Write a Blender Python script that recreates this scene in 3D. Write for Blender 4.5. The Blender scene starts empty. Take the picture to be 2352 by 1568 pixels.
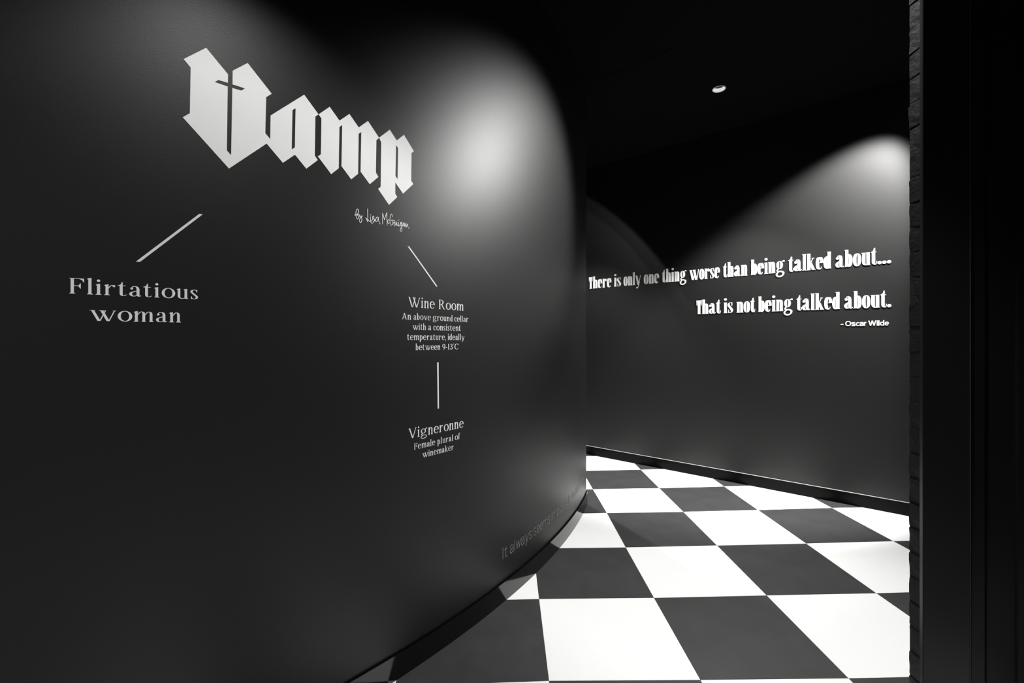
import bpy, bmesh, math, random
from mathutils import Vector, Matrix
from mathutils.geometry import tessellate_polygon

PI = math.pi
scene = bpy.context.scene
COL = scene.collection

# ------------------------------------------------------------------ camera
EYE = 1.35
cam_data = bpy.data.cameras.new('camera')
cam_data.sensor_width = 36.0
cam_data.lens = 36.0 * 1060.0 / 2352.0
cam_data.shift_y = -4.0 / 2352.0
cam_data.clip_start = 0.02
cam = bpy.data.objects.new('camera', cam_data)
COL.objects.link(cam)
cam.location = (0, 0, EYE)
cam.rotation_euler = (PI / 2, 0, 0)
scene.camera = cam

# ------------------------------------------------------------------ world and exposure
world = bpy.data.worlds.new('world')
scene.world = world
world.use_nodes = True
world.node_tree.nodes['Background'].inputs[0].default_value = (1, 1, 1, 1)
world.node_tree.nodes['Background'].inputs[1].default_value = 0.0
scene.view_settings.view_transform = 'Standard'
scene.view_settings.look = 'None'
scene.view_settings.gamma = 1.0
scene.view_settings.use_curve_mapping = False
scene.view_settings.exposure = 0.0

CEIL = 3.36
# ceiling downlights: x, y, power, cone angle (deg), edge blend, aim point on the floor (x, y), source radius
LAMPS = [
    (1.66, 3.70, 285, 83, 0.45, (1.66, 3.70), 0.03),            # the one in view
    (2.86, 3.14, 1120, 63, 0.60, (2.19, 4.50, .77), 0.03),        # washes the quote wall
    (2.56, 2.88, 620, 38, 0.70, (-.27, 2.54, 1.90), 0.10),      # tilted across the passage at the curved wall
    (-0.15, 0.70, 108, 99, 0.32, (-0.15, 0.70), 0.03),         # above the camera, lights curved wall and door frame
    (1.00, 1.75, 220, 76, 0.8, (1.00, 1.75), 0.04),             # over the floor in front of the camera
    (-0.60, 3.483, 36, 110, 0.04, (-.80, 5.51, 1.13), 0.010),   # behind the curved wall, tilted at the quote wall
    (-0.60, 3.248, 27, 90, 0.04, (-.57, 5.41, 1.25), 0.010),    # its neighbour
    (0.20, 4.75, 330, 84, 0.5, (0.30, 4.75), 0.04),             # round the far end of the curved wall
    (-0.90, -0.50, 250, 100, 0.8, (-0.90, -0.50), 0.05),        # unseen fill behind the camera, added to brighten the lower left wall
]
def add_spot(x, y, z, power, angle, blend, aim, radius):
    ld = bpy.data.lights.new('spot_beam', 'SPOT')
    ld.energy = power
    ld.spot_size = math.radians(angle)
    ld.spot_blend = blend
    ld.shadow_soft_size = radius
    ld.color = (1.0, 0.995, 0.985)
    lo = bpy.data.objects.new('spot_beam', ld)
    COL.objects.link(lo)
    lo.location = (x, y, z)
    d = Vector((aim[0] - x, aim[1] - y, aim[2] - z if len(aim) > 2 else -z))
    lo.rotation_euler = d.to_track_quat('-Z', 'Y').to_euler()
    return lo
for (lx, ly, lp, la, lb, aim, lr) in LAMPS:
    add_spot(lx, ly, CEIL - 0.03, lp, la, lb, aim, lr)

# ------------------------------------------------------------------ materials
def mat(name, color, rough=0.5, spec=0.5, metal=0.0, bump=None, mottle=None, coat=0.0, coat_rough=0.3, emit=None):
    m = bpy.data.materials.new(name)
    m.use_nodes = True
    nt = m.node_tree
    b = nt.nodes['Principled BSDF']
    c = (color, color, color) if isinstance(color, (int, float)) else color
    b.inputs['Base Color'].default_value = (*c, 1)
    b.inputs['Roughness'].default_value = rough
    b.inputs['Specular IOR Level'].default_value = spec
    b.inputs['Metallic'].default_value = metal
    b.inputs['Coat Weight'].default_value = coat
    b.inputs['Coat Roughness'].default_value = coat_rough
    tc = nt.nodes.new('ShaderNodeTexCoord')
    if mottle:                                   # (scale, amount)
        n = nt.nodes.new('ShaderNodeTexNoise')
        n.inputs['Scale'].default_value = mottle[0]
        n.inputs['Detail'].default_value = 5
        n.inputs['Roughness'].default_value = 0.62
        r = nt.nodes.new('ShaderNodeMapRange')
        r.inputs[1].default_value = 0.3; r.inputs[2].default_value = 0.7
        r.inputs[3].default_value = 1 - mottle[1]; r.inputs[4].default_value = 1 + mottle[1]
        mx = nt.nodes.new('ShaderNodeVectorMath'); mx.operation = 'SCALE'
        mx.inputs[0].default_value = c
        nt.links.new(tc.outputs['Object'], n.inputs['Vector'])
        nt.links.new(n.outputs[0], r.inputs[0])
        nt.links.new(r.outputs[0], mx.inputs['Scale'])
        nt.links.new(mx.outputs[0], b.inputs['Base Color'])
    if bump:                                     # list of (scale xyz, strength, distance)
        prev = None
        for sc, st, di in bump:
            mp = nt.nodes.new('ShaderNodeMapping')
            mp.inputs['Scale'].default_value = sc
            n = nt.nodes.new('ShaderNodeTexNoise')
            n.inputs['Scale'].default_value = 1.0
            n.inputs['Detail'].default_value = 3
            bp = nt.nodes.new('ShaderNodeBump')
            bp.inputs['Strength'].default_value = st
            bp.inputs['Distance'].default_value = di
            nt.links.new(tc.outputs['Object'], mp.inputs[0])
            nt.links.new(mp.outputs[0], n.inputs['Vector'])
            nt.links.new(n.outputs[0], bp.inputs['Height'])
            if prev: nt.links.new(prev.outputs[0], bp.inputs['Normal'])
            prev = bp
        nt.links.new(prev.outputs[0], b.inputs['Normal'])
    if emit:
        b.inputs['Emission Color'].default_value = (1, 1, 1, 1)
        b.inputs['Emission Strength'].default_value = emit
    return m

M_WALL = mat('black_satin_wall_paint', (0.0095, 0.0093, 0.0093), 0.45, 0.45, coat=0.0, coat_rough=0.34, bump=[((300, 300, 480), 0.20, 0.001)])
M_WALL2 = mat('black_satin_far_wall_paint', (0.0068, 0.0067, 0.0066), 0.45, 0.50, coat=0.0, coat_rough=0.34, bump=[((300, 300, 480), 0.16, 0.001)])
M_CEIL = mat('black_matte_ceiling_paint', 0.003, 0.9, 0.1)
M_HATCH = mat('black_painted_metal', 0.0045, 0.8, 0.1)
M_WTILE = mat('white_vinyl', (0.86, 0.86, 0.852), 0.55, 0.3, mottle=(2.2, 0.012))
M_BTILE = mat('charcoal_vinyl', (0.036, 0.0358, 0.0362), 0.5, 0.35, mottle=(6.0, 0.16))
M_SCREED = mat('dark_joint_adhesive', 0.02, 0.8, 0.2)
M_SKIRT = mat('glossy_black_laminate', 0.0012, 0.11, 0.75)
M_SKIRT_B = mat('satin_black_laminate', 0.002, 0.28, 0.08)
M_STRIP = mat('bright_aluminium', 0.45, 0.35, 0.6)
M_VINYL = mat('white_matte_vinyl_film', (0.86, 0.86, 0.855), 0.55, 0.3, bump=[((300, 300, 500), 0.2, 0.0008)])
M_ACRYLIC = mat('white_acrylic', (0.88, 0.88, 0.87), 0.35, 0.5)
M_GREY = mat('grey_vinyl_film', 0.26, 0.5, 0.4)
M_BRICK = mat('black_painted_brick', 0.007, 0.55, 0.3, bump=[((45, 45, 90), 0.45, 0.005), ((200, 200, 260), 0.35, 0.0015)])
M_MORTAR = mat('black_painted_mortar', 0.010, 0.85, 0.2, bump=[((120, 120, 120), 0.8, 0.004)])
M_FRAME = mat('black_lacquered_timber', 0.013, 0.36, 0.4, bump=[((40, 40, 3), 0.06, 0.002)])
M_LAMP_W = mat('white_lamp_reflector', 0.85, 0.35, 0.5)
M_LENS = mat('lit_lamp_lens', 0.9, 0.5, 0.5, emit=6.0)
M_BAFFLE = mat('black_lamp_baffle', 0.01, 0.6, 0.3)
M_EDGE_GLINT = mat('grey_edge_highlight', 0.10, 0.35, 0.5)  # paler than the frame, a highlight put into the colour

# ------------------------------------------------------------------ object helpers
def link(name, me, material=None, parent=None, loc=(0, 0, 0)):
    o = bpy.data.objects.new(name, me)
    COL.objects.link(o)
    if material is not None and me is not None and not me.materials:
        me.materials.append(material)
    o.location = loc
    if parent is not None: o.parent = parent
    return o
def mesh_obj(name, verts, faces, material, parent=None, loc=(0, 0, 0), bevel=0.0, smooth=False, origin=None):
    """verts in world metres; ORIGIN (world) becomes the object's own origin, relative to its parent's"""
    po = Vector(parent.get('_org', (0, 0, 0))) if parent is not None else Vector((0, 0, 0))
    org = Vector(origin) if origin is not None else po
    me = bpy.data.meshes.new(name)
    me.from_pydata([tuple(Vector(v) - org) for v in verts], [], faces)
    me.update()
    bm = bmesh.new(); bm.from_mesh(me)
    bmesh.ops.remove_doubles(bm, verts=bm.verts, dist=1e-6)
    bmesh.ops.recalc_face_normals(bm, faces=bm.faces)
    if bevel:
        bmesh.ops.bevel(bm, geom=list(bm.edges), offset=bevel, segments=2, affect='EDGES', clamp_overlap=True)
    bm.to_mesh(me); bm.free()
    for p in me.polygons: p.use_smooth = smooth
    o = link(name, me, material, parent)
    o.location = org - po if parent is not None else org
    o['_org'] = tuple(org)
    return o
def thing(name, label, cat, loc, group=None):
    o = bpy.data.objects.new(name, None)
    COL.objects.link(o)
    o.location = loc
    o.empty_display_size = 0.1
    o['label'] = label; o['category'] = cat
    if group: o['group'] = group
    o['_org'] = tuple(loc)
    return o
def structure(o):
    o['kind'] = 'structure'
    return o
def prism(outline, z0, z1):
    n = len(outline)
    v = [(x, y, z0) for x, y in outline] + [(x, y, z1) for x, y in outline]
    f = [tuple(range(n))[::-1], tuple(range(n, 2 * n))] + [(i, (i + 1) % n, n + (i + 1) % n, n + i) for i in range(n)]
    return v, f

# ------------------------------------------------------------------ the two lettered walls
CC = (-4.41448, 5.27784)          # centre of the curved wall
CR = 5.2377                       # its radius
def cw(s, z, off=0.0):            # arc length along the wall, height, distance off its face
    p = s / CR - PI / 4
    r = CR + off
    return (CC[0] + r * math.cos(p), CC[1] + r * math.sin(p), z)
WD = (0.747825, -0.663896)        # direction of the quote wall
WN = (-0.663896, -0.747825)       # its normal, into the room
WQ = (0.94825 - WN[0] * 0.012, 5.38375 - WN[1] * 0.012)
def rw(t, z, off=0.0):
    return (WQ[0] + WD[0] * t + WN[0] * off, WQ[1] + WD[1] * t + WN[1] * off, z)
LOGO = {
    'V':[(-0.3367,2.1666),(-0.2814,2.2228),(-0.2247,2.165),(-0.2252,2.1385),(-0.2501,2.1383),(-0.2599,2.1282),(-0.2255,2.1274),(-0.2279,1.9305),(-0.2163,1.919),(-0.2133,2.1275),(-0.1885,2.1284),(-0.1786,2.139),(-0.2127,2.1387),(-0.2124,2.1811),(-0.1711,2.222),(-0.101,2.1507),(-0.1179,2.1333),(-0.1202,2.0163),(-0.113,2.0092),(-0.1163,1.9841),(-0.2223,1.8764),(-0.3388,1.9965),(-0.3217,2.014),(-0.3198,2.1489)],
    'a':[(-0.113,2.0092),(-0.1057,2.0016),(-0.1043,2.079),(0.0016,2.1859),(0.0505,2.1357),(0.0393,2.1241),(0.0374,1.9883),(0.0481,1.9758),(0.0087,1.9353),(-0.0286,1.9726),(-0.067,1.935),(-0.1163,1.9841)],
    'ah':[(-0.0368,2.1201),(-0.0264,2.1294),(-0.029,1.9972),(-0.039,1.9872)],
    'm':[(0.0505,2.1357),(0.09,2.1764),(0.1264,2.1396),(0.1642,2.1774),(0.2012,2.1402),(0.2391,2.1778),(0.2866,2.1297),(0.275,2.1161),(0.2726,1.9917),(0.2837,1.9776),(0.2466,1.94),(0.2084,1.9778),(0.2116,2.127),(0.2008,2.1164),(0.1985,1.9669),(0.1712,1.9393),(0.1336,1.978),(0.1365,2.1273),(0.126,2.1162),(0.1235,1.9673),(0.0956,1.9389),(0.0481,1.9886),(0.0586,1.9986),(0.0606,2.1253)],
    'p':[(0.2866,2.1297),(0.3344,2.1769),(0.3669,2.145),(0.4016,2.1793),(0.4511,2.1281),(0.4392,2.1171),(0.4375,2.0029),(0.4482,1.992),(0.3968,1.9397),(0.3601,1.9756),(0.3601,1.9305),(0.3696,1.9199),(0.3308,1.8799),(0.2823,1.9309),(0.2935,1.9423),(0.2959,2.1147)],
    'ph':[(0.3633,2.1256),(0.3733,2.1168),(0.3706,1.9916),(0.3607,2.0014)],
    's1':[(-0.2984,1.7233),(-0.2899,1.7234),(-0.4356,1.5656),(-0.4445,1.5654)],
    's2':[(0.4189,1.7315),(0.4277,1.7311),(0.5805,1.581),(0.5712,1.5807)],
    's3':[(0.5778,1.2517),(0.5859,1.2514),(0.5884,1.05),(0.5808,1.0509)],
}
SIGNATURE =[[(0.1841,1.8113),(0.1897,1.8121),(0.1959,1.816),(0.1996,1.8254),(0.1996,1.8331),(0.1959,1.8353),(0.1918,1.8296),(0.1897,1.8196),(0.1902,1.8091),(0.1928,1.801),(0.1959,1.7987),(0.1996,1.8023),(0.2012,1.8084),(0.1986,1.8117),(0.1939,1.8127),(0.198,1.815),(0.2027,1.8164),(0.2045,1.8119),(0.2064,1.8075),(0.2096,1.81),(0.2106,1.8165),(0.2101,1.8111),(0.2127,1.8068),(0.2138,1.7992),(0.2117,1.791),(0.2083,1.7875),(0.2045,1.7907),(0.2033,1.7952),(0.2064,1.8017),(0.2127,1.8097),(0.2164,1.8143)],[(0.2375,1.8444),(0.2379,1.8215),(0.2384,1.8088),(0.2386,1.7956)],[(0.2386,1.7956),(0.2335,1.8025),(0.2287,1.8089)],[(0.2287,1.8089),(0.2395,1.8031),(0.2493,1.7971),(0.2587,1.792)],[(0.2482,1.824),(0.2513,1.8246)],[(0.2493,1.8168),(0.2496,1.808),(0.2504,1.8018),(0.252,1.8006),(0.2564,1.8064),(0.2609,1.8132),(0.2639,1.8197),(0.262,1.8225),(0.2587,1.8192),(0.2575,1.815),(0.2609,1.8122),(0.2659,1.8112),(0.2667,1.8074),(0.2636,1.8018),(0.2603,1.7977)],[(0.2603,1.7977),(0.2681,1.8066),(0.2737,1.8157),(0.2793,1.8223),(0.2742,1.8178),(0.2714,1.8103),(0.272,1.8044),(0.2748,1.8029),(0.2787,1.8077),(0.2827,1.8164),(0.2849,1.8219),(0.2838,1.8147),(0.2855,1.807),(0.2883,1.8015),(0.292,1.7972)],[(0.2793,1.8223),(0.2816,1.822)],[(0.3015,1.8),(0.3021,1.8182),(0.3018,1.8413)],[(0.3018,1.8413),(0.3061,1.8301),(0.3102,1.8168)],[(0.3102,1.8168),(0.3148,1.8318),(0.3204,1.8477)],[(0.3204,1.8477),(0.3209,1.8229),(0.3216,1.7971)],[(0.3325,1.819),(0.3289,1.8222),(0.3256,1.8177),(0.3251,1.8105),(0.3283,1.8062),(0.3325,1.8099)],[(0.3458,1.836),(0.345,1.843),(0.342,1.8463),(0.3378,1.8395),(0.3357,1.8268),(0.336,1.8116),(0.3384,1.8043),(0.342,1.8025),(0.3474,1.8076),(0.354,1.8171),(0.3543,1.8089),(0.3552,1.8008)],[(0.3564,1.8232),(0.3492,1.8228),(0.3426,1.8222),(0.3468,1.8167),(0.3504,1.8117)],[(0.3589,1.8211),(0.3591,1.8129),(0.3607,1.806),(0.3637,1.8086),(0.3674,1.8201),(0.3674,1.8103),(0.3692,1.806),(0.3723,1.8092),(0.3748,1.82),(0.3745,1.8096),(0.376,1.8042),(0.3797,1.8085),(0.386,1.8169),(0.3903,1.8225)],[(0.3729,1.8282),(0.377,1.8287)],[(0.391,1.8221),(0.3872,1.8224),(0.3841,1.8155),(0.3841,1.8093),(0.386,1.807),(0.3897,1.8124),(0.3922,1.8223),(0.3916,1.8086),(0.3916,1.7877)],[(0.3916,1.7877),(0.3822,1.7871),(0.3872,1.7994),(0.3928,1.8078),(0.3998,1.8185)],[(0.4036,1.8235),(0.3991,1.8216),(0.3966,1.8137),(0.3985,1.8094),(0.4029,1.8139),(0.4055,1.8217),(0.4048,1.8132),(0.4055,1.807),(0.4099,1.8173),(0.4122,1.8241),(0.4118,1.8145),(0.4125,1.8073),(0.4163,1.8164),(0.4195,1.8212),(0.4202,1.8129),(0.4228,1.8081),(0.4273,1.8047)]]
NODES = {(0,0):(0.1464,1.8274),(1,0):(0.7480,1.8325),(2,0):(1.3425,1.8410),(0,1):(0.1411,2.4042),(1,1):(0.7429,2.4148),(2,1):(1.3456,2.4382),(3,1):(1.9415,2.4588),(1,2):(0.7398,3.0013),(2,2):(1.3460,3.0299),(3,2):(1.9500,3.0590),(4,2):(2.5575,3.0947),(1,3):(0.7393,3.5982),(2,3):(1.3449,3.6219),(3,3):(1.9518,3.6617),(4,3):(2.5699,3.7073),(1,4):(0.7311,4.1708),(2,4):(1.3401,4.1989),(3,4):(1.9533,4.2488),(2,5):(1.3382,4.7988)}
# ------------------------------------------------------------------ floor: square vinyl tiles
def node(i, j):
    if (i, j) in NODES: return NODES[(i, j)]
    ci, cj = min(max(i, 0), 4), min(max(j, 0), 5)
    b = (1, ci, cj, ci * ci, ci * cj, cj * cj)
    q = ((0.00944, 0.02338), (-0.01008, -0.02759), (-0.00229, -0.00552), (0.00063, 0.00349), (0.00364, 0.00656), (-0.00079, -0.00098))
    ax = 0.13867 + 0.60555 * i - 0.00171 * j
    ay = 1.80254 + 0.02819 * i + 0.58822 * j
    return (ax + sum(k * w[0] for k, w in zip(b, q)), ay + sum(k * w[1] for k, w in zip(b, q)))
X0, X1, Y0, Y1 = -3.9, 4.3, -1.7, 7.6
floor = structure(mesh_obj('floor', *prism([(X0, Y0), (X1, Y0), (X1, Y1), (X0, Y1)], -0.12, -0.004), M_SCREED))
G = 0.0004
for i in range(-7, 8):
    for j in range(-6, 11):
        c = [node(i, j), node(i + 1, j), node(i + 1, j + 1), node(i, j + 1)]
        mx = sum(p[0] for p in c) / 4; my = sum(p[1] for p in c) / 4
        if not (X0 + .3 < mx < X1 - .3 and Y0 + .3 < my < Y1 - .3): continue
        if mx < -1.5 and my > 3.4: continue                 # under the solid behind the curved wall
        if mx > 3.2 and my > 3.9: continue
        c2 = []
        for k in range(4):
            vx, vy = mx - c[k][0], my - c[k][1]
            c2.append((c[k][0] + math.copysign(G, vx), c[k][1] + math.copysign(G, vy)))
        v, f = prism(c2, -0.004, 0.0)
        mesh_obj('tile', v, f, M_WTILE if (i + j) % 2 == 0 else M_BTILE, floor, origin=(mx, my, 0))

# ------------------------------------------------------------------ ceiling with holes for the downlights
HR = 0.047
def circle(x, y, r, n=32):
    return [(x + r * math.cos(2 * PI * k / n), y + r * math.sin(2 * PI * k / n)) for k in range(n)]
outer = [(X0, Y0), (X1, Y0), (X1, Y1), (X0, Y1)]
rings = [outer] + [circle(L[0], L[1], HR) for L in LAMPS]
tess = tessellate_polygon([[Vector((x, y, 0)) for x, y in r] for r in rings])
flat = [p for r in rings for p in r]
cv = [(x, y, CEIL) for x, y in flat]
cf = [tuple(t) for t in tess]
base = len(cv)
cv += [(X0, Y0, CEIL + .2), (X1, Y0, CEIL + .2), (X1, Y1, CEIL + .2), (X0, Y1, CEIL + .2)]
cf.append((base, base + 1, base + 2, base + 3))
for k in range(4): cf.append((k, (k + 1) % 4, base + (k + 1) % 4, base + k))
ceiling = structure(mesh_obj('ceiling', cv, cf, M_CEIL))
# flush access hatch and two ceiling slots, all black on black
ha, hb, hc = (0.69, 3.55), (1.125, 3.163), (1.466, 3.50)
hd = (ha[0] + hc[0] - hb[0], ha[1] + hc[1] - hb[1])
def offset_quad(q, d):
    cx = sum(p[0] for p in q) / 4; cy = sum(p[1] for p in q) / 4
    return [(p[0] + (cx - p[0]) * d, p[1] + (cy - p[1]) * d) for p in q]
hatch = thing('access_hatch', 'square flush access hatch in the black ceiling beside the lit downlight', 'hatch', (1.08, 3.53, CEIL))
q0 = [ha, hb, hc, hd]; q1 = offset_quad(q0, 0.04); q2 = offset_quad(q0, 0.055)
fv = [(x, y, CEIL) for x, y in q0] + [(x, y, CEIL) for x, y in q1] + [(x, y, CEIL - .004) for x, y in q0] + [(x, y, CEIL - .004) for x, y in q1]
ff = []
for k in range(4):
    a, b2 = k, (k + 1) % 4
    ff += [(a, b2, 4 + b2, 4 + a), (8 + a, 8 + b2, 12 + b2, 12 + a), (a, b2, 8 + b2, 8 + a), (4 + a, 4 + b2, 12 + b2, 12 + a)]
mesh_obj('hatch_frame', fv, ff, M_HATCH, hatch)
mesh_obj('hatch_panel', *prism(q2, CEIL - .003, CEIL), M_CEIL, hatch)
for nm, (p, q) in enumerate((((2.117, 3.50), (2.60, 3.066)), ((2.535, 3.78), (2.80, 3.545)))):
    d = Vector((q[0] - p[0], q[1] - p[1])).normalized(); n = Vector((d.y, -d.x))
    w = .006
    out = [(p[0] + n.x * w, p[1] + n.y * w), (q[0] + n.x * w, q[1] + n.y * w), (q[0] - n.x * w, q[1] - n.y * w), (p[0] - n.x * w, p[1] - n.y * w)]
    structure(mesh_obj('trim_%d' % (nm + 1), *prism(out, CEIL - .003, CEIL), M_HATCH))

# ------------------------------------------------------------------ curved wall
S0, S1 = -3.6, 2.622
NS = 120
def arc_solid(s0, s1, z0, z1, o0, o1, n):
    """a slab that follows the curved wall between two offsets"""
    v, f = [], []
    for k in range(n + 1):
        s = s0 + (s1 - s0) * k / n
        v += [cw(s, z0, o1), cw(s, z1, o1), cw(s, z1, o0), cw(s, z0, o0)]
    for k in range(n):
        a = 4 * k
        for c in range(4):
            f.append((a + c, a + (c + 1) % 4, a + 4 + (c + 1) % 4, a + 4 + c))
    f += [(0, 1, 2, 3), (4 * n, 4 * n + 1, 4 * n + 2, 4 * n + 3)]
    return v, f
def smooth_by_angle(o, ang=0.5):
    me = o.data
    for p in me.polygons: p.use_smooth = True
    bm = bmesh.new(); bm.from_mesh(me)
    for e in bm.edges:
        if len(e.link_faces) != 2 or e.calc_face_angle(0) > ang: e.smooth = False
    bm.to_mesh(me); bm.free()
wl = structure(mesh_obj('wall_left', *arc_solid(S0, S1, 0.0, CEIL, -0.14, 0.0, NS), M_WALL)); smooth_by_angle(wl)
v, f = arc_solid(S0, S1, 0.0, 0.10, 0.0005, 0.010, NS)
sk = structure(mesh_obj('baseboard_left', v, f, M_SKIRT)); smooth_by_angle(sk)
ca = mesh_obj('skirting_cap', *arc_solid(S0, S1 - .001, 0.1001, 0.1020, 0.0006, 0.0085, NS), M_SKIRT_B, sk); smooth_by_angle(ca)

# ------------------------------------------------------------------ quote wall, its skirting and the bright strip over it
def wall_slab(t0, t1, z0, z1, o0, o1):
    return prism([rw(t0, 0, o0)[:2], rw(t1, 0, o0)[:2], rw(t1, 0, o1)[:2], rw(t0, 0, o1)[:2]], z0, z1)
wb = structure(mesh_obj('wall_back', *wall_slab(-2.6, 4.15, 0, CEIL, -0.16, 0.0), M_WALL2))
sb = structure(mesh_obj('baseboard_back', *wall_slab(-2.55, 4.1, 0, 0.100, 0.0003, 0.012), M_SKIRT_B))
mesh_obj('aluminium_strip', *wall_slab(-0.1, 4.1, 0.1001, 0.1030, 0.0005, 0.0115), M_STRIP, sb)['label'] = 'bright thin metal strip'

# ------------------------------------------------------------------ the rest of the shell, mostly out of view
structure(mesh_obj('wall_front', *prism([(X0, -1.7), (X1, -1.7), (X1, -1.55), (X0, -1.55)], 0, CEIL), M_WALL))
e = rw(-2.6, 0, 0)
structure(mesh_obj('wall_far', *prism([(X0, 7.2), (e[0] + .1, 7.2), (e[0] + .1, 7.35), (X0, 7.35)], 0, CEIL), M_WALL))
structure(mesh_obj('wall_side', *prism([(4.06, -1.54), (4.2, -1.54), (4.2, 2.55), (4.06, 2.55)], 0, CEIL), M_WALL))
structure(mesh_obj('wall_hidden', *prism([(-3.85, .6), (-3.7, .6), (-3.7, 7.19), (-3.85, 7.19)], 0, CEIL), M_WALL))

# ------------------------------------------------------------------ brick wall end on the right
random.seed(7)
BX, BY0, BY1 = 1.366, 1.480, 1.588
brick_wall = structure(mesh_obj('wall_right', *prism([(BX + .0022, BY0 + .008), (4.05, BY0 + .008), (4.05, BY1 - .0008), (BX + .0022, BY1 - .0008)], 0, CEIL), M_MORTAR))
def brick_mesh(lx, seed):
    rnd = random.Random(seed)
    bm = bmesh.new()
    bmesh.ops.create_cube(bm, size=1)
    bmesh.ops.scale(bm, vec=(lx, BY1 - BY0, 0.0755), verts=bm.verts)
    bmesh.ops.subdivide_edges(bm, edges=bm.edges[:], cuts=2, use_grid_fill=True)
    for vv in bm.verts:
        edge = sum(abs(abs(c) - h) < 1e-4 for c, h in zip(vv.co, (lx / 2, (BY1 - BY0) / 2, .03775)))
        k = 0.0010 if edge < 2 else 0.0016
        vv.co.x += rnd.uniform(-k, k * .6); vv.co.y += rnd.uniform(-k, k); vv.co.z += rnd.uniform(-k, k) * .7
        if edge >= 2: vv.co *= 0.985
    me = bpy.data.meshes.new('brick')
    bm.to_mesh(me); bm.free()
    me.materials.append(M_BRICK)
    return me
full = [brick_mesh(.226, s) for s in range(4)]
half = [brick_mesh(.108, s + 20) for s in range(4)]
zc = 1.645 - 19 * 0.085 + .0425
k = 0
while zc + .04 < CEIL:
    x = BX
    for c in range(2):
        is_half = (k % 2 == 0) == (c == 0)
        w = .108 if is_half else .226
        me = random.choice(half if is_half else full)
        b = bpy.data.objects.new('brick', me); COL.objects.link(b)
        b.parent = brick_wall
        b.location = (x + w / 2 + random.uniform(-.0015, .0015), (BY0 + BY1) / 2, zc)
        b.rotation_euler = (random.uniform(-.006, .006), 0, random.uniform(-.012, .012))
        x += w + .010
    zc += .085; k += 1

# ------------------------------------------------------------------ black timber door frame and leaf beside the bricks
door = thing('door_1', 'black lacquered door frame and leaf standing beside the brick wall end', 'door', (1.40, 1.45, 0))
del door['category']; del door['label']; door['kind'] = 'structure'
def on_ray(px, d): return ((px - 1176) / 1060 * d, d)
a0 = (1.309, 1.470); a1 = on_ray(2228, 1.441)
def slab(p, q, thick, z0, z1, name, parent, bev=.0012, m=None):
    d = Vector((q[0] - p[0], q[1] - p[1])).normalized(); n = Vector((-d.y, d.x))
    if n.y < 0: n = -n
    out = [p, q, (q[0] + n.x * thick, q[1] + n.y * thick), (p[0] + n.x * thick, p[1] + n.y * thick)]
    return mesh_obj(name, *prism(out, z0, z1), m or M_FRAME, parent, bevel=bev, smooth=False)
slab(a0, a1, .018, 0, CEIL - .02, 'architrave', door, .0015)
b0 = on_ray(2229.5, 1.452); b1 = on_ray(2263, 1.450)
slab(b0, b1, .03, 0, CEIL - .02, 'door_jamb', door, .002)
c0 = on_ray(2264.5, 1.462); c1 = on_ray(2335, 1.458)
slab(c0, c1, .04, .006, CEIL - .02, 'door_stile', door, .002)
d0 = on_ray(2337, 1.452); d1 = (2.40, 1.40)
slab(d0, d1, .022, .006, CEIL - .02, 'door_panel', door, .002)

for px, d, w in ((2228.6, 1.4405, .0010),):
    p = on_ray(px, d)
    o_ = slab((p[0], p[1]), (p[0] + w, p[1] - w * .2), .004, .01, CEIL - .03, 'edge_highlight', door, 0, M_EDGE_GLINT)  # strip added to draw the bright highlight down the architrave edge
    o_['label'] = 'thin grey strip drawn as the highlight on the frame edge'
# ------------------------------------------------------------------ ceiling downlights
def ring_mesh(profile, n=32):
    v, f = [], []
    for r, z in profile:
        for k in range(n):
            a = 2 * PI * k / n
            v.append((r * math.cos(a), r * math.sin(a), z))
    m = len(profile)
    for i in range(m - 1):
        for k in range(n):
            f.append((i * n + k, i * n + (k + 1) % n, (i + 1) * n + (k + 1) % n, (i + 1) * n + k))
    return v, f
def lathe(name, profile, material, parent, close=False):
    v, f = ring_mesh(profile)
    if close: f.append(tuple(range((len(profile) - 1) * 32, len(profile) * 32)))
    me = bpy.data.meshes.new(name); me.from_pydata(v, [], f); me.update()
    bm = bmesh.new(); bm.from_mesh(me); bmesh.ops.recalc_face_normals(bm, faces=bm.faces); bm.to_mesh(me); bm.free()
    for p in me.polygons: p.use_smooth = True
    return link(name, me, material, parent)
DL = ['small round recessed downlight with lit white reflector, over the corner of the checkered floor',
      'round recessed ceiling downlight hidden past the brick wall end, washing the quote wall',
      'round recessed ceiling downlight across the passage, tilted at the curved wall',
      'round recessed ceiling downlight above the camera',
      'round recessed ceiling downlight over the near checkered floor',
      'round recessed ceiling downlight behind the curved wall, tilted at the quote wall',
      'round recessed ceiling downlight deeper behind the curved wall, tilted at the quote wall',
      'round recessed ceiling downlight round the far end of the curved wall',
      'added fill downlight, unseen behind the camera']
first = None
for n_, L in enumerate(LAMPS):
    if first is None:
        t = thing('downlight', DL[0], 'downlight', (L[0], L[1], CEIL))
        lathe('trim_ring', [(.0455, .002), (.0455, -.0035), (.0500, -.0035), (.0520, -.001), (.0520, 0.0)], M_LAMP_W, t)
        lathe('reflector', [(.0455, -.002), (.0435, .012), (.0385, .024)], M_LAMP_W, t)
        lathe('baffle', [(.0385, .024), (.0325, .027), (.0300, .040)], M_BAFFLE, t)
        lathe('lamp_lens', [(.0300, .040), (.014, .041), (.002, .041)], M_LENS, t, close=True)
        first = t
    else:
        t = first.copy(); COL.objects.link(t); t.location = (L[0], L[1], CEIL); t['label'] = DL[n_]
        for ch in list(first.children):
            c = ch.copy(); COL.objects.link(c); c.parent = t
    t['group'] = 'recessed ceiling downlights'

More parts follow.
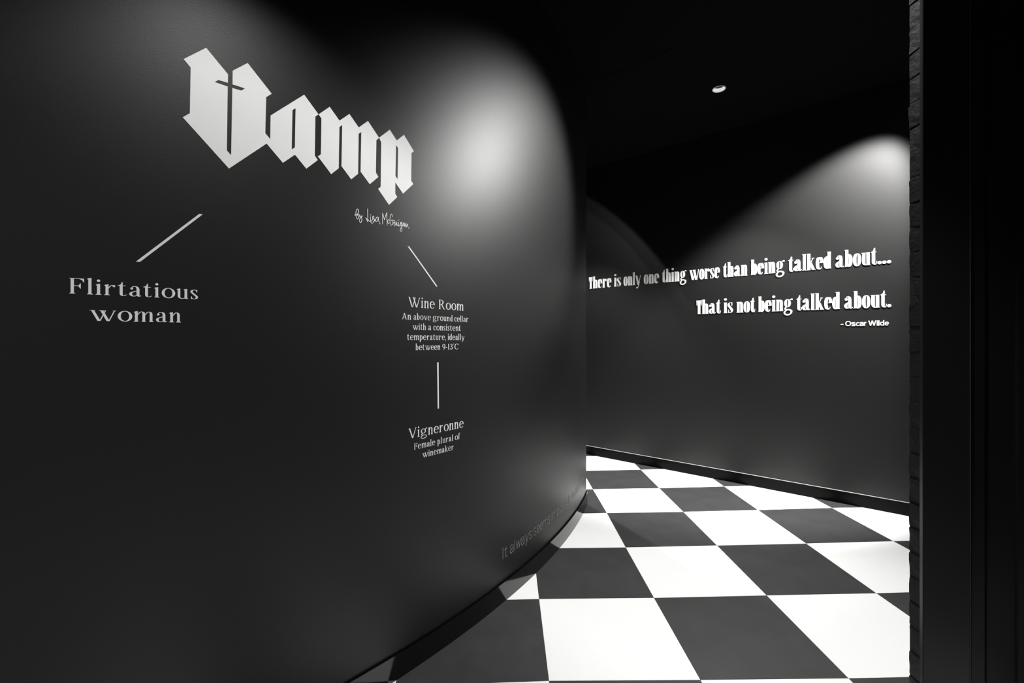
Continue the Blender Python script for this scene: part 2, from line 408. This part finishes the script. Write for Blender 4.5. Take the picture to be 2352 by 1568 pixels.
# ------------------------------------------------------------------ lettering: a small drawn alphabet
FAT = dict(a=.108, b=.017, D=.285, ow=.275, p=2.35, asc=1.39, cap=1.34, sl=.040, st=.030, fat=True, tr=.030, V=.50)
OLD = dict(a=.100, b=.026, D=.53, ow=.505, p=2.0, asc=1.50, cap=1.42, sl=.085, st=.040, fat=False, tr=.17, V=.86)
BOOK = dict(OLD, a=.098, b=.034, tr=.19, cap=1.36, asc=1.46)

def smooth_path(pts, vals, closed=False, k=6):
    n = len(pts); P, A = [], []
    if n == 2: return list(pts), list(vals)
    rng = range(n) if closed else range(n - 1)
    for i in rng:
        g = (lambda q: pts[q % n]) if closed else (lambda q: pts[min(max(q, 0), n - 1)])
        p0, p1, p2, p3 = g(i - 1), g(i), g(i + 1), g(i + 2)
        a1, a2 = vals[i % n], vals[(i + 1) % n]
        for s in range(k):
            t = s / k
            c = [.5 * (2 * p1[q] + (p2[q] - p0[q]) * t + (2 * p0[q] - 5 * p1[q] + 4 * p2[q] - p3[q]) * t * t + (3 * p1[q] - p0[q] - 3 * p2[q] + p3[q]) * t ** 3) for q in (0, 1)]
            P.append(tuple(c)); A.append(a1 + (a2 - a1) * t)
    if not closed: P.append(tuple(pts[-1])); A.append(vals[-1])
    return P, A
def pen(P, A, b, closed=False, round_caps=False):
    """strip drawn along P with an upright elliptic pen (half width A[i], half height b)"""
    n = len(P); L, R = [], []
    for i in range(n):
        p0 = P[(i - 1) % n] if closed or i > 0 else P[i]
        p1 = P[(i + 1) % n] if closed or i < n - 1 else P[i]
        tx, ty = p1[0] - p0[0], p1[1] - p0[1]
        l = math.hypot(tx, ty) or 1e-9
        nx, ny = -ty / l, tx / l
        a = max(A[i], .001); m = math.sqrt(a * a * nx * nx + b * b * ny * ny)
        ox, oy = a * a * nx / m, b * b * ny / m
        L.append((P[i][0] + ox, P[i][1] + oy)); R.append((P[i][0] - ox, P[i][1] - oy))
    out = [('q', L, R, closed)]
    if round_caps:
        for q, a in ((P[0], A[0]), (P[-1], A[-1])): out.append(ball(q[0], q[1], a, b))
    return out
def stroke(pts, vals, b, **kw):
    P, A = smooth_path(pts, vals)
    return pen(P, A, b, **kw)
def ball(x, y, rx, ry=None, n=14):
    ry = ry or rx
    return ('p', [(x + rx * math.cos(2 * PI * k / n), y + ry * math.sin(2 * PI * k / n)) for k in range(n)])
def se(cx, cy, rx, ry, ang, p):
    c, s = math.cos(ang), math.sin(ang)
    return (cx + rx * math.copysign(abs(c) ** (2 / p), c), cy + ry * math.copysign(abs(s) ** (2 / p), s))
def ringq(cx, cy, rx, ry, S, a=None, n=32):
    a = a or S['a'] * 1.06
    O = [se(cx, cy, rx, ry, 2 * PI * k / n, S['p']) for k in range(n)]
    I = [se(cx, cy, rx - 2 * a, ry - 2 * S['b'], 2 * PI * k / n, S['p'] if not S['fat'] else 2.6) for k in range(n)]
    return ('q', O, I, True)
def arc(cx, cy, rx, ry, a0, a1, A, S, n=24):
    """A: list of pen widths spread along the arc"""
    P, V = [], []
    for k in range(n + 1):
        t = k / n; g = t * (len(A) - 1); i = min(int(g), len(A) - 2)
        w = A[i] + (A[i + 1] - A[i]) * (g - i)
        P.append(se(cx, cy, rx, ry, math.radians(a0 + (a1 - a0) * t), S['p'])); V.append(w)
    return pen(P, V, S['b'])
def rect(x0, y0, x1, y1): return ('p', [(x0, y0), (x1, y0), (x1, y1), (x0, y1)])
def foot(x, y, S, l=1, r=1, a=None):
    a = a or S['a']; sl, st = S['sl'], S['st']
    if S['fat']: return [rect(x - a - sl * l, y, x + a + sl * r, y + st)]
    return [('p', [(x - a - sl * l, y), (x + a + sl * r, y), (x + a + sl * r, y + st * .7), (x + a, y + st * 2.3), (x - a, y + st * 2.3), (x - a - sl * l, y + st * .7)])]
def flag(x, y, S, a=None):
    a = a or S['a']; sl, st = S['sl'], S['st']
    if S['fat']: return [('p', [(x - a - sl * 1.2, y - st), (x - a, y - st), (x - a, y), (x - a - sl * 1.2, y)])]
    return [('p', [(x - a - sl * 1.1, y - .075), (x + a * .4, y + .03), (x + a, y + .03), (x + a, y - .04), (x - a, y - .15)])]
def stem(x, y0, y1, S, ft=True, fl=True, l=1, r=1, a=None):
    a = a or S['a']
    out = [rect(x - a, y0, x + a, y1)]
    if ft: out += foot(x, y0, S, l, r, a)
    if fl: out += flag(x, y1, S, a)
    return out
def diag(x0, y0, x1, y1, hw):
    return ('p', [(x0 - hw, y0), (x0 + hw, y0), (x1 + hw, y1), (x1 - hw, y1)])
def archq(x0, S, D=None):
    a, b, D = S['a'], S['b'], D or S['D']
    return stroke([(x0 + a * .5, .60), (x0 + D * .42, .88), (x0 + D * .70, .985 - b * .2), (x0 + D * .95, .90), (x0 + D, .70), (x0 + D, .60)],
                  [b, b * 1.6, a * .55, a * .92, a, a], b)
def glyph(ch, S):
    a, b, D, ow, V, asc, cap, sl, st = (S[k] for k in ('a', 'b', 'D', 'ow', 'V', 'asc', 'cap', 'sl', 'st'))
    fat = S['fat']; o = []
    r_ = 1 if not fat else .7
    if ch == 'o': o = [ringq(0, .5, ow, .515, S)]
    elif ch == 'n': o = stem(0, 0, 1, S, r=r_) + archq(0, S) + stem(D, 0, .64, S, fl=False, l=r_)
    elif ch == 'm': o = stem(0, 0, 1, S, r=.6) + archq(0, S) + stem(D, 0, .64, S, fl=False, l=.6, r=.6) + archq(D, S) + stem(2 * D, 0, .64, S, fl=False, l=.6)
    elif ch == 'h': o = stem(0, 0, asc, S, r=r_) + archq(0, S) + stem(D, 0, .64, S, fl=False, l=r_)
    elif ch == 'i': o = stem(0, 0, 1, S) + [ball(0, 1.30 if fat else 1.32, a * 1.12, a * 1.0 if fat else a * 1.15)]
    elif ch == 'l': o = stem(0, 0, asc, S)
    elif ch == 'r':
        o = stem(0, 0, 1, S) + stroke([(a * .5, .58), (D * .45, .90), (D * .80, .985 - b)], [b, b * 1.5, b * 2], b) + [ball(D * .86 + (.02 if fat else 0), .985 - a * .95, a * .92, a * 1.0)]
        if fat: o += [rect(D * .86, .80, D * .86 + .02 + a * .92, .88), ball(D * .86 + .02, .80, a * .92, a * .9)]
    elif ch == 'u':
        o = stem(0, .28, 1, S, ft=False) + stroke([(0, .34), (.01, .16), (D * .25, .035), (D * .55, b), (D * .85, .12), (D, .36)], [a, a * .95, a * .6, b, b, b], b) + stem(D, 0, 1, S, l=0)
        if not fat: o[-2:-1] = foot(D, 0, S, l=0)
    elif ch == 't':
        o = [('p', [(-a - sl * (1.6 if fat else 1.4), .97), (-a * .2, 1.10), (a * .35, 1.30), (a, 1.30), (a, .97)]), rect(-a - sl * (1.6 if fat else 1.4), 1 - 2.2 * b, a + (.09 if fat else .20), 1), rect(-a, .2, a, 1)]
        o += stroke([(0, .26), (.01, .12), (.06, b * 1.3), (.15 if fat else .2, b), (.20 if fat else .32, .10), (.21 if fat else .36, .27 if fat else .13)], [a, a * .95, a * .6, b, b, b], b)
    elif ch == 'a':
        w = D * .93
        o = stroke([(w * .12, .80), (w * .22, .92), (w * .5, 1 - b), (w * .85, .93), (w, .72), (w, .60)], [b, b * 1.3, a * .5, a * .9, a, a], b)
        o += [ball(w * .12 + (0 if not fat else -.01), .76, a * .98, a * 1.0), rect(w - a, .16, w + a, .62)]
        o += stroke([(w, .20), (w + .02, .06), (w + a * .8, b), (w + a * 1.5, .05), (w + a * 1.9, .12)], [a, a * .8, b * 2, b, b], b)
        o += stroke([(w, .56), (w * .62, .50), (w * .12, .38), (-a * .12, .22), (w * .14, .055), (w * .45, b), (w * .8, .09), (w, .22)], [b, b * 1.8, a * .85, a, a * .8, b * 2, b, b], b)
    elif ch == 'e':
        A_ = a * 1.05
        o = arc(0, .5, ow - A_, .515 - b, 8, 325, [A_ * .92, A_ * .92, A_, A_, A_, A_, b * 1.6, b], S, 32)
        o.append(rect(-ow + A_ * .8, .52, ow - .01, .52 + b * 2.2))
    elif ch == 'c':
        A_ = a * 1.05; w = ow * .9
        o = arc(0, .5, w - A_, .515 - b, 55, 322, [b * 2, a * .9, A_, A_, A_, b * 1.6, b], S, 28) + [ball(w * .55, .80, a * .9, a)]
    elif ch == 's':
        w = .80 * (D + 2 * a) if fat else .60
        pts = [(.86, .74), (.80, .90), (.52, .99 - b), (.22, .90), (.17, .72), (.50, .50), (.83, .28), (.78, .09), (.48, b), (.22, .08), (.12, .28)]
        q = .55 if fat else .75
        o = stroke([(x * w, y) for x, y in pts], [b, b, b * 1.5, a * q, a * .95, a * 1.05, a * .95, a * q, b * 1.5, b, b], b)
        o += [('p', [(w * .80, .68 if fat else .74), (w * .90, .68 if fat else .74), (w * .90, 1.0), (w * .84, 1.0), (w * .74, .90)]), ('p', [(w * .08, .32 if fat else .27), (w * .17, .32 if fat else .27), (w * .24, .10), (w * .14, 0), (w * .08, 0)])]
    elif ch in 'bd':
        q = D if fat else D * 1.06
        o = [ringq(q / 2, .5, q / 2 + a, .515, S)] + (stem(0, .06, asc, S, ft=False) + foot(-a * .5, 0, S, l=.8, r=-.4, a=a * .6) + [rect(-a, 0, -a * .2, .2)] if ch == 'b' else stem(q, 0, asc, S, l=0))
    elif ch == 'p':
        q = D * 1.06; o = [ringq(q / 2, .5, q / 2 + a, .515, S)] + stem(0, -.42, 1, S)
    elif ch == 'g':
        w = 2 * ow
        o = [ringq(w * .46, .665, w * .46, .345, S, a=a * .92)]
        o += stroke([(w * .80, .90), (w * .95, 1.02), (w * 1.06, 1.05)], [b, b * 1.4, b * 1.4], b) + [ball(w * 1.08, .99, a * .62, a * .62)]
        o += stroke([(w * .34, .34), (w * .14, .26), (w * .12, .17), (w * .34, .105), (w * .72, .085), (w * .98, .0), (w * .99, -.16), (w * .78, -.31), (w * .42, -.345), (w * .10, -.28), (w * .02, -.15), (w * .14, -.02), (w * .34, .06)],
                    [b, b * 1.6, a * .55, a * .8, a * .8, a * .75, a * .62, b * 2, b * 2, a * .45, a * .62, a * .5, b * 1.4], .055 if fat else .04)
    elif ch == 'k':
        x1 = D + .03
        o = stem(0, 0, asc, S, r=r_) + [diag(a * .6, .42, x1, 1, b * 1.7), diag(D * .40, .60, D + .06, 0, a * .95), rect(x1 - a * .9, 1 - st, x1 + a * .8, 1)] + foot(D + .06, 0, S, .4, .8)
    elif ch in 'vVyw W'.replace(' ', ''):
        H = cap if ch in 'VW' else 1; v = V * (1.28 if ch in 'VW' else 1); y0 = 0
        def vee(x):
            return [diag(x, H, x + v * .5, y0, a * 1.02), diag(x + v, H, x + v * .5 + a * .55, y0, b * 1.6)]
        n = 2 if ch in 'wW' else 1
        sh = v * (.72 if fat else .70)
        for k in range(n): o += vee(k * sh)
        for k in range(n): o.append(rect(k * sh - a - sl, H - st, k * sh + a + sl, H))
        xe = (n - 1) * sh + v
        o.append(rect(xe - sl * 1.4, H - st, xe + sl * 1.4, H))
        if ch == 'y':
            o += stroke([(v * .5 + a * .55, .0), (v * .42, -.22), (v * .26, -.36), (v * .12, -.38)], [b * 1.7, b * 1.7, b * 1.5, b], b) + [ball(v * .10, -.32, a * .72, a * .72)]
    elif ch == 'f':
        o = stem(0, 0, 1.2, S, fl=False) + stroke([(0, 1.12), (.02, 1.30), (.16, 1.46), (.33, 1.47)], [a, a * .95, a * .4, b], b) + [ball(.34, 1.40, a * .75), rect(-a - sl, 1 - 2 * b, a + .18, 1)]
    elif ch == 'T':
        w = .235 if fat else .5; o = stem(0, 0, cap, S, fl=False) + [rect(-w, cap - .035, w, cap)]
        for sg in (-1, 1): o.append(('p', [(sg * w, cap), (sg * (w - .02), cap - .50 if fat else cap - .3), (sg * (w - .045), cap - .50 if fat else cap - .3), (sg * (w - .11), cap - .06), (sg * (w - .16), cap)]))
    elif ch == 'F':
        w = .72
        o = stem(0, 0, cap, S, fl=False) + [rect(-a - sl, cap - st, w, cap), ('p', [(w - .30, cap - st), (w, cap), (w + .01, cap - .34), (w - .03, cap - .34), (w - .10, cap - .16)]), rect(0, .70, w - .22, .70 + 2.2 * b),
             ('p', [(w - .36, .73), (w - .22, .98), (w - .20, .98), (w - .20, .48), (w - .22, .48)])]
    elif ch == 'R':
        o = stem(0, 0, cap, S, fl=False) + [rect(-a - sl, cap - st, .3, cap)] + arc(.26, cap - .35, .36, .35 - b, 90, -90, [b, a, a * 1.05, a, b], S) + [rect(0, cap - .70 - b, .30, cap - .70 + b), diag(.36, .66, .80, 0, a)] + foot(.82, 0, S, .2, .9)
    elif ch == 'A':
        w = 1.06; o = [diag(w * .5, cap, w - a, 0, a * 1.05), diag(w * .46, cap - .04, .06, 0, b * 1.7), rect(w * .22, .42, w * .74, .42 + 2 * b)] + foot(w - a, 0, S, .8, .6) + [rect(-sl * .9, 0, .06 + sl * 1.5, st)]
    elif ch == 'C':
        o = arc(0, cap / 2, .56, cap / 2 + .01 - b, 48, 318, [b * 2, a * .9, a * 1.1, a * 1.1, a, b * 2, b], S, 32) + [('p', [(.42, cap * .68), (.47, cap * .68), (.48, cap), (.45, cap), (.34, cap - .12)])]
    elif ch == '9':
        o = [ringq(0, .86, .40, .46, S, a=a * .95)] + stroke([(.31, .86), (.29, .50), (.14, .18), (-.16, -.01)], [a * .9, a * .9, a * .5, b], b)
    elif ch == '1': o = stem(0, 0, 1.3, S)
    elif ch == '3':
        o = stroke([(-.26, 1.18), (-.02, 1.32 - b), (.22, 1.20), (.24, .98), (.06, .74), (-.08, .70)], [b * 2, b * 2, a * .8, a * .9, b * 2, b], b) + stroke([(-.08, .70), (.16, .66), (.30, .44), (.24, .14), (-.04, b), (-.30, .12)], [b, a * .5, a, a * .95, b * 2, b * 2], b) + [ball(-.26, .16, a * .8)]
    elif ch == '-': o = [rect(0, .42, .36, .42 + .10)]
    elif ch == '\u02da': o = [ball(0, 1.30, .085)]
    elif ch == '.': o = [ball(0, .115, .135 if fat else a, .125 if fat else a)]
    elif ch == ',': o = [ball(0, .09, a * .95)] + stroke([(a * .6, .08), (a * .5, -.10), (-a * .5, -.24)], [a * .4, a * .4, b], b)
    return o
def pts_of(shape): return shape[1] if shape[0] == 'p' else shape[1] + shape[2]

def letters_mesh(shapes, fn, depth, off, name='letter', parent=None, material=None):
    """SHAPES in wall coordinates (s, z); FN maps (s, z, off) to the room; every shape is a thin slab of its own"""
    V, F = [], []
    for k, sh in enumerate(shapes):
        top = off + depth + k * 0.00006
        if sh[0] == 'q':
            L, R, closed = sh[1:]
            n = len(L); b0 = len(V)
            V += [fn(*p, top) for p in L] + [fn(*p, top) for p in R] + [fn(*p, off) for p in L] + [fn(*p, off) for p in R]
            for i in range(n if closed else n - 1):
                j = (i + 1) % n
                F += [(b0 + i, b0 + j, b0 + n + j, b0 + n + i), (b0 + i, b0 + j, b0 + 2 * n + j, b0 + 2 * n + i), (b0 + n + i, b0 + n + j, b0 + 3 * n + j, b0 + 3 * n + i)]
            if not closed:
                for i in (0, n - 1): F.append((b0 + i, b0 + n + i, b0 + 3 * n + i, b0 + 2 * n + i))
        else:
            rings = [sh[1]] + (sh[2] if len(sh) > 2 else [])
            flat = [p for r in rings for p in r]
            b0 = len(V); n = len(flat)
            V += [fn(*p, top) for p in flat] + [fn(*p, off) for p in flat]
            F += [tuple(b0 + q for q in t) for t in tessellate_polygon([[Vector((x, y, 0)) for x, y in r] for r in rings])]
            c = 0
            for r in rings:
                m = len(r)
                for i in range(m):
                    F.append((b0 + c + i, b0 + c + (i + 1) % m, b0 + n + c + (i + 1) % m, b0 + n + c + i))
                c += m
    po = Vector(parent['_org'])
    me = bpy.data.meshes.new(name)
    me.from_pydata([tuple(Vector(v) - po) for v in V], [], F)
    me.update()
    return link(name, me, material, parent)
def outline_word(text, S, draw):
    """[(shapes, x0, x1)] for each letter, set side by side"""
    x = 0; out = []
    for ch in text:
        g = draw(ch, S)
        if not g: x += .3; continue
        xs = [p[0] for sh in g for p in pts_of(sh)]
        x0, x1 = min(xs), max(xs)
        gap = S['tr'] * (.55 if ch in 'oecvwy' else 1)
        if ch == ',' : gap = 0
        dx = x - x0
        g2 = []
        for sh in g:
            if sh[0] == 'p': g2.append(('p', [(p[0] + dx, p[1]) for p in sh[1]]))
            else: g2.append(('q', [(p[0] + dx, p[1]) for p in sh[1]], [(p[0] + dx, p[1]) for p in sh[2]], sh[3]))
        out.append(g2); x += (x1 - x0) + gap
        last = gap
    return out, x - last
def set_word(text, S, fn, s0, s1, z, xh, depth, off, parent, material, draw=glyph):
    let, w = outline_word(text, S, draw)
    k = (s1 - s0) / w
    for g in let:
        h = [('p', [(s0 + p[0] * k, z + p[1] * xh) for p in sh[1]]) if sh[0] == 'p' else ('q', [(s0 + p[0] * k, z + p[1] * xh) for p in sh[1]], [(s0 + p[0] * k, z + p[1] * xh) for p in sh[2]], sh[3]) for sh in g]
        letters_mesh(h, fn, depth, off, 'letter', parent, material)

# ---- quote on the far wall: raised letters
q1_ = thing('quote_lettering', 'long upper line of raised white condensed letters, ending in three dots', 'lettering', rw(1.3, 1.949, 0), 'quote on the far wall')
for w, s0, s1 in (('There', -.0649, .2337), ('is', .2647, .3539), ('only', .3839, .59), ('one', .6232, .796), ('thing', .8284, 1.0841), ('worse', 1.1135, 1.4067), ('than', 1.4363, 1.6521), ('being', 1.6818, 1.9567), ('talked', 1.9847, 2.2987), ('about...', 2.3273, 2.6871)):
    set_word(w, FAT, rw, s0, s1, 1.949, .1004, .0035, .0004, q1_, M_ACRYLIC)
q2_ = thing('quote_lettering', 'short lower line of raised white condensed letters, ending in a full stop', 'lettering', rw(1.9, 1.6055, 0), 'quote on the far wall')
for w, s0, s1 in (('That', 1.185, 1.4143), ('is', 1.4418, 1.527), ('not', 1.5575, 1.7171), ('being', 1.743, 2.0184), ('talked', 2.0465, 2.3588), ('about.', 2.3868, 2.6881)):
    set_word(w, FAT, rw, s0, s1, 1.6055, .1004, .0035, .0004, q2_, M_ACRYLIC)

BOLD_SANS = dict(a=.125, b=.105, asc=1.37, cap=1.37, tr=.09, R=.46)
THIN_SANS = dict(a=.042, b=.036, asc=1.36, cap=1.36, tr=.19, R=.36)
def sans(ch, S):
    """plain sans serif letters drawn with one even pen"""
    a, b, asc, cap, tr, R = (S[k] for k in ('a', 'b', 'asc', 'cap', 'tr', 'R'))
    def st(x, y0, y1): return [rect(x - a, y0, x + a, y1)]
    def bow(cx, cy, rx, ry, a0, a1, n=24):
        P = [se(cx, cy, rx, ry, math.radians(a0 + (a1 - a0) * k / n), 2.2) for k in range(n + 1)]
        return pen(P, [a] * (n + 1), b)
    D = 2 * (R - a)
    arch = lambda x, w: stroke([(x, .55), (x + w * .10, .80), (x + w * .5, 1 - b), (x + w * .90, .80), (x + w, .55)], [a] * 5, b)
    if ch == 'o': return bow(0, .5, R - a, .5 - b, 0, 360, 32)
    if ch == 'O': return bow(0, cap / 2, .68 - a, cap / 2 - b, 0, 360, 36)
    if ch == 'c': return bow(0, .5, R - a, .5 - b, 42, 318)
    if ch == 'e': return bow(0, .5, R - a, .5 - b, -2, 318) [:] + bow(0, .5, R - a, .5 - b, 0, 20, 4) + [rect(-R + a, .50 - b * .8, R - a * .6, .50 + b * .8)]
    if ch == 's':
        w = R * .86; return stroke([(w - a * .6, .74), (w * .55, .93), (0, 1 - b), (-w * .72, .90), (-w * .78, .68), (0, .51), (w * .80, .34), (w * .74, .10), (0, b), (-w * .62, .08), (-w + a * .6, .27)], [a] * 11, b)
    if ch == 'a':
        w = R - a
        return stroke([(-w * .9, .72), (-w * .6, .92), (0, 1 - b), (w * .8, .88), (w, .65), (w, .40)], [a] * 6, b) + st(w, 0, .62) + stroke([(w, .58), (w * .2, .54), (-w * .75, .44), (-w * .95, .24), (-w * .55, .06), (0, b), (w * .7, .12), (w, .32)], [a] * 8, b)
    if ch == 'n': return st(0, 0, 1) + arch(0, D) + st(D, 0, .56)
    if ch == 'm': return st(0, 0, 1) + arch(0, D * .95) + st(D * .95, 0, .56) + arch(D * .95, D * .95) + st(D * 1.9, 0, .56)
    if ch == 'r': return st(0, 0, 1) + stroke([(0, .55), (D * .16, .86), (D * .62, 1 - b)], [a] * 3, b)
    if ch == 'u': return st(0, .44, 1) + stroke([(0, .45), (D * .10, .2), (D * .5, b), (D * .9, .2), (D, .45)], [a] * 5, b) + st(D, 0, 1)
    if ch == 'i': return st(0, 0, 1) + [rect(-a, 1.36 - max(2 * a, .1), a, 1.36)]
    if ch == 'l': return st(0, 0, asc)
    if ch == 't': return st(0, .2, 1.24) + stroke([(0, .25), (.03, .08), (.12, b), (.22, b)], [a] * 4, b) + [rect(-.18 - a, 1 - 2 * b, .20 + a, 1)]
    if ch == 'b': return st(0, 0, asc) + bow(D / 2, .5, D / 2, .5 - b, 0, 360, 32)
    if ch == 'd': return st(D, 0, asc) + bow(D / 2, .5, D / 2, .5 - b, 0, 360, 32)
    if ch == 'p': return st(0, -.38, 1) + bow(D / 2, .5, D / 2, .5 - b, 0, 360, 32)
    if ch == 'I': return st(0, 0, cap)
    if ch == "'": return [rect(-a, 1.02, a, cap)]
    if ch == 'y': return [diag(0, 1, R, 0, a), diag(2 * R, 1, R, 0, a), diag(R + .02, .06, R * .55, -.38, a), rect(R * .15, -.38, R * .62, -.38 + 2 * b)]
    if ch == 'w': return [diag(0, 1, R * .62, 0, a), diag(R * 1.24, 1, R * .62, 0, a), diag(R * 1.24, 1, R * 1.86, 0, a), diag(R * 2.48, 1, R * 1.86, 0, a)]
    if ch == 'W': return [diag(0, cap, .38, 0, a), diag(.76, cap, .38, 0, a), diag(.76, cap, 1.14, 0, a), diag(1.52, cap, 1.14, 0, a)]
    return []
q3_ = thing('attribution_lettering', 'small bold sans serif white name after a dash, under the quote on the far wall', 'lettering', rw(2.5, 1.462, 0), 'quote on the far wall')
letters_mesh([rect(2.3633, 1.474, 2.3815, 1.4795)], rw, .003, .0004, 'dash', q3_, M_ACRYLIC)
set_word('Oscar', BOLD_SANS, rw, 2.3947, 2.5325, 1.462, .0300, .003, .0004, q3_, M_ACRYLIC, sans)
set_word('Wilde', BOLD_SANS, rw, 2.5444, 2.6736, 1.462, .0300, .003, .0004, q3_, M_ACRYLIC, sans)

# ---- large blackletter word on the curved wall
def slice_poly(rings, step=0.03):
    """cut a flat outline into narrow upright strips so that it can follow the curve"""
    bm = bmesh.new()
    flat = [p for r in rings for p in r]
    vs = [bm.verts.new((x, y, 0)) for x, y in flat]
    for t in tessellate_polygon([[Vector((x, y, 0)) for x, y in r] for r in rings]):
        bm.faces.new([vs[q] for q in t])
    x = min(p[0] for p in flat) + step
    while x < max(p[0] for p in flat):
        bmesh.ops.bisect_plane(bm, geom=bm.verts[:] + bm.edges[:] + bm.faces[:], plane_co=(x, 0, 0), plane_no=(1, 0, 0))
        x += step
    return bm
def decal(rings, fn, depth, off, name, parent, material):
    bm = slice_poly(rings)
    ext = bmesh.ops.extrude_face_region(bm, geom=bm.faces[:])
    new = {v for v in ext['geom'] if isinstance(v, bmesh.types.BMVert)}
    po = Vector(parent['_org'])
    for v in bm.verts:
        v.co = Vector(fn(v.co.x, v.co.y, off + (depth if v in new else 0))) - po
    bmesh.ops.recalc_face_normals(bm, faces=bm.faces)
    me = bpy.data.meshes.new(name); bm.to_mesh(me); bm.free()
    return link(name, me, material, parent)
OFF = .0004
DEP = .0006
lg = thing('blackletter_word', 'large white blackletter word with a cross cut into its first letter', 'lettering', cw(.05, 2.05, 0))
decal([LOGO['V']], cw, DEP, OFF, 'letter', lg, M_VINYL)
decal([LOGO['a'], LOGO['ah']], cw, DEP, OFF, 'letter', lg, M_VINYL)
decal([LOGO['m']], cw, DEP, OFF, 'letter', lg, M_VINYL)
decal([LOGO['p'], LOGO['ph']], cw, DEP, OFF, 'letter', lg, M_VINYL)
sg = thing('handwritten_signature', 'thin white handwritten line under the end of the big blackletter word', 'lettering', cw(.31, 1.81, 0))
S_HAND = [[0], [1, 2, 3], [4, 5], [6, 7], [8, 9, 10, 11], [12], [13, 14], [15, 16], [17, 18], [19]]
for grp in S_HAND:
    sh = []
    for q in grp:
        pts = SIGNATURE[q]
        sh += stroke(pts, [.00105] * len(pts), .00105, round_caps=True)
    letters_mesh(sh, cw, DEP, OFF, 'pen_stroke', sg, M_VINYL)
for key, lab in (('s1', 'thick slanting white line between the blackletter word and the two word caption'),
                 ('s2', 'thin slanting white line under the handwritten signature'),
                 ('s3', 'upright white line between the two small captions')):
    q = LOGO[key]; c = (sum(p[0] for p in q) / 4, sum(p[1] for p in q) / 4)
    t = thing('connecting_line', lab, 'line', cw(c[0], c[1], 0), 'white connecting lines')
    decal([q], cw, DEP, OFF, 'line_strip', t, M_VINYL)

# ---- serif captions on the curved wall
c1_ = thing('caption_lettering', 'caption of two widely spaced white serif words under the thick slanting line', 'lettering', cw(-.44, 1.44, 0), 'serif captions on the curved wall')
set_word('Flirtatious', OLD, cw, -.5775, -.3019, 1.4693, .0282, DEP, OFF, c1_, M_VINYL)
set_word('woman', OLD, cw, -.5388, -.3433, 1.400, .0282, DEP, OFF, c1_, M_VINYL)
c2_ = thing('caption_lettering', 'white serif caption with a two word heading and four small lines about a cellar', 'lettering', cw(.58, 1.40, 0), 'serif captions on the curved wall')
for w, s0, s1, z, xh in (('Wine', .4224, .5641, 1.484, .0300), ('Room', .5874, .7419, 1.484, .0300),
                         ('An', .3922, .4366, 1.4328, .0188), ('above', .449, .5422, 1.4328, .0188), ('ground', .553, .6706, 1.4328, .0188), ('cellar', .6825, .7745, 1.4328, .0188),
                         ('with', .4443, .5144, 1.3911, .0188), ('a', .5275, .5437, 1.3911, .0188), ('consistent', .5562, .723, 1.3911, .0188),
                         ('temperature,', .4176, .6288, 1.3492, .0188), ('ideally', .6411, .7484, 1.3492, .0188),
                         ('between', .4599, .5956, 1.3067, .0188), ('9-13\u02daC', .6084, .7084, 1.3067, .0188)):
    set_word(w, BOOK, cw, s0, s1, z, xh, DEP, OFF, c2_, M_VINYL)
c3_ = thing('caption_lettering', 'lowest white serif caption of three lines, one heading word over two small lines', 'lettering', cw(.58, .90, 0), 'serif captions on the curved wall')
for w, s0, s1, z, xh in (('Vigneronne', .4237, .7428, .9457, .0300), ('Female', .4527, .5666, .8957, .0188), ('plural', .5788, .6739, .8957, .0188), ('of', .6858, .7195, .8957, .0188), ('winemaker', .4954, .6769, .854, .0188)):
    set_word(w, BOOK, cw, s0, s1, z, xh, DEP, OFF, c3_, M_VINYL)
c4_ = thing('floor_level_lettering', 'thin grey sans serif line low on the curved wall just above the skirting', 'lettering', cw(1.8, .22, 0))
for w, s0, s1 in (('It', 1.0477, 1.0905), ('always', 1.1159, 1.3527), ('seems', 1.3781, 1.6061), ('impossible', 1.6337, 2.0205), ('until', 2.0352, 2.1974), ("it's", 2.2337, 2.3307), ('done', 2.36, 2.50)):
    set_word(w, THIN_SANS, cw, s0, s1, .2165, .0440, DEP, OFF, c4_, M_GREY, sans)

for o in bpy.data.objects:
    if '_org' in o: del o['_org']
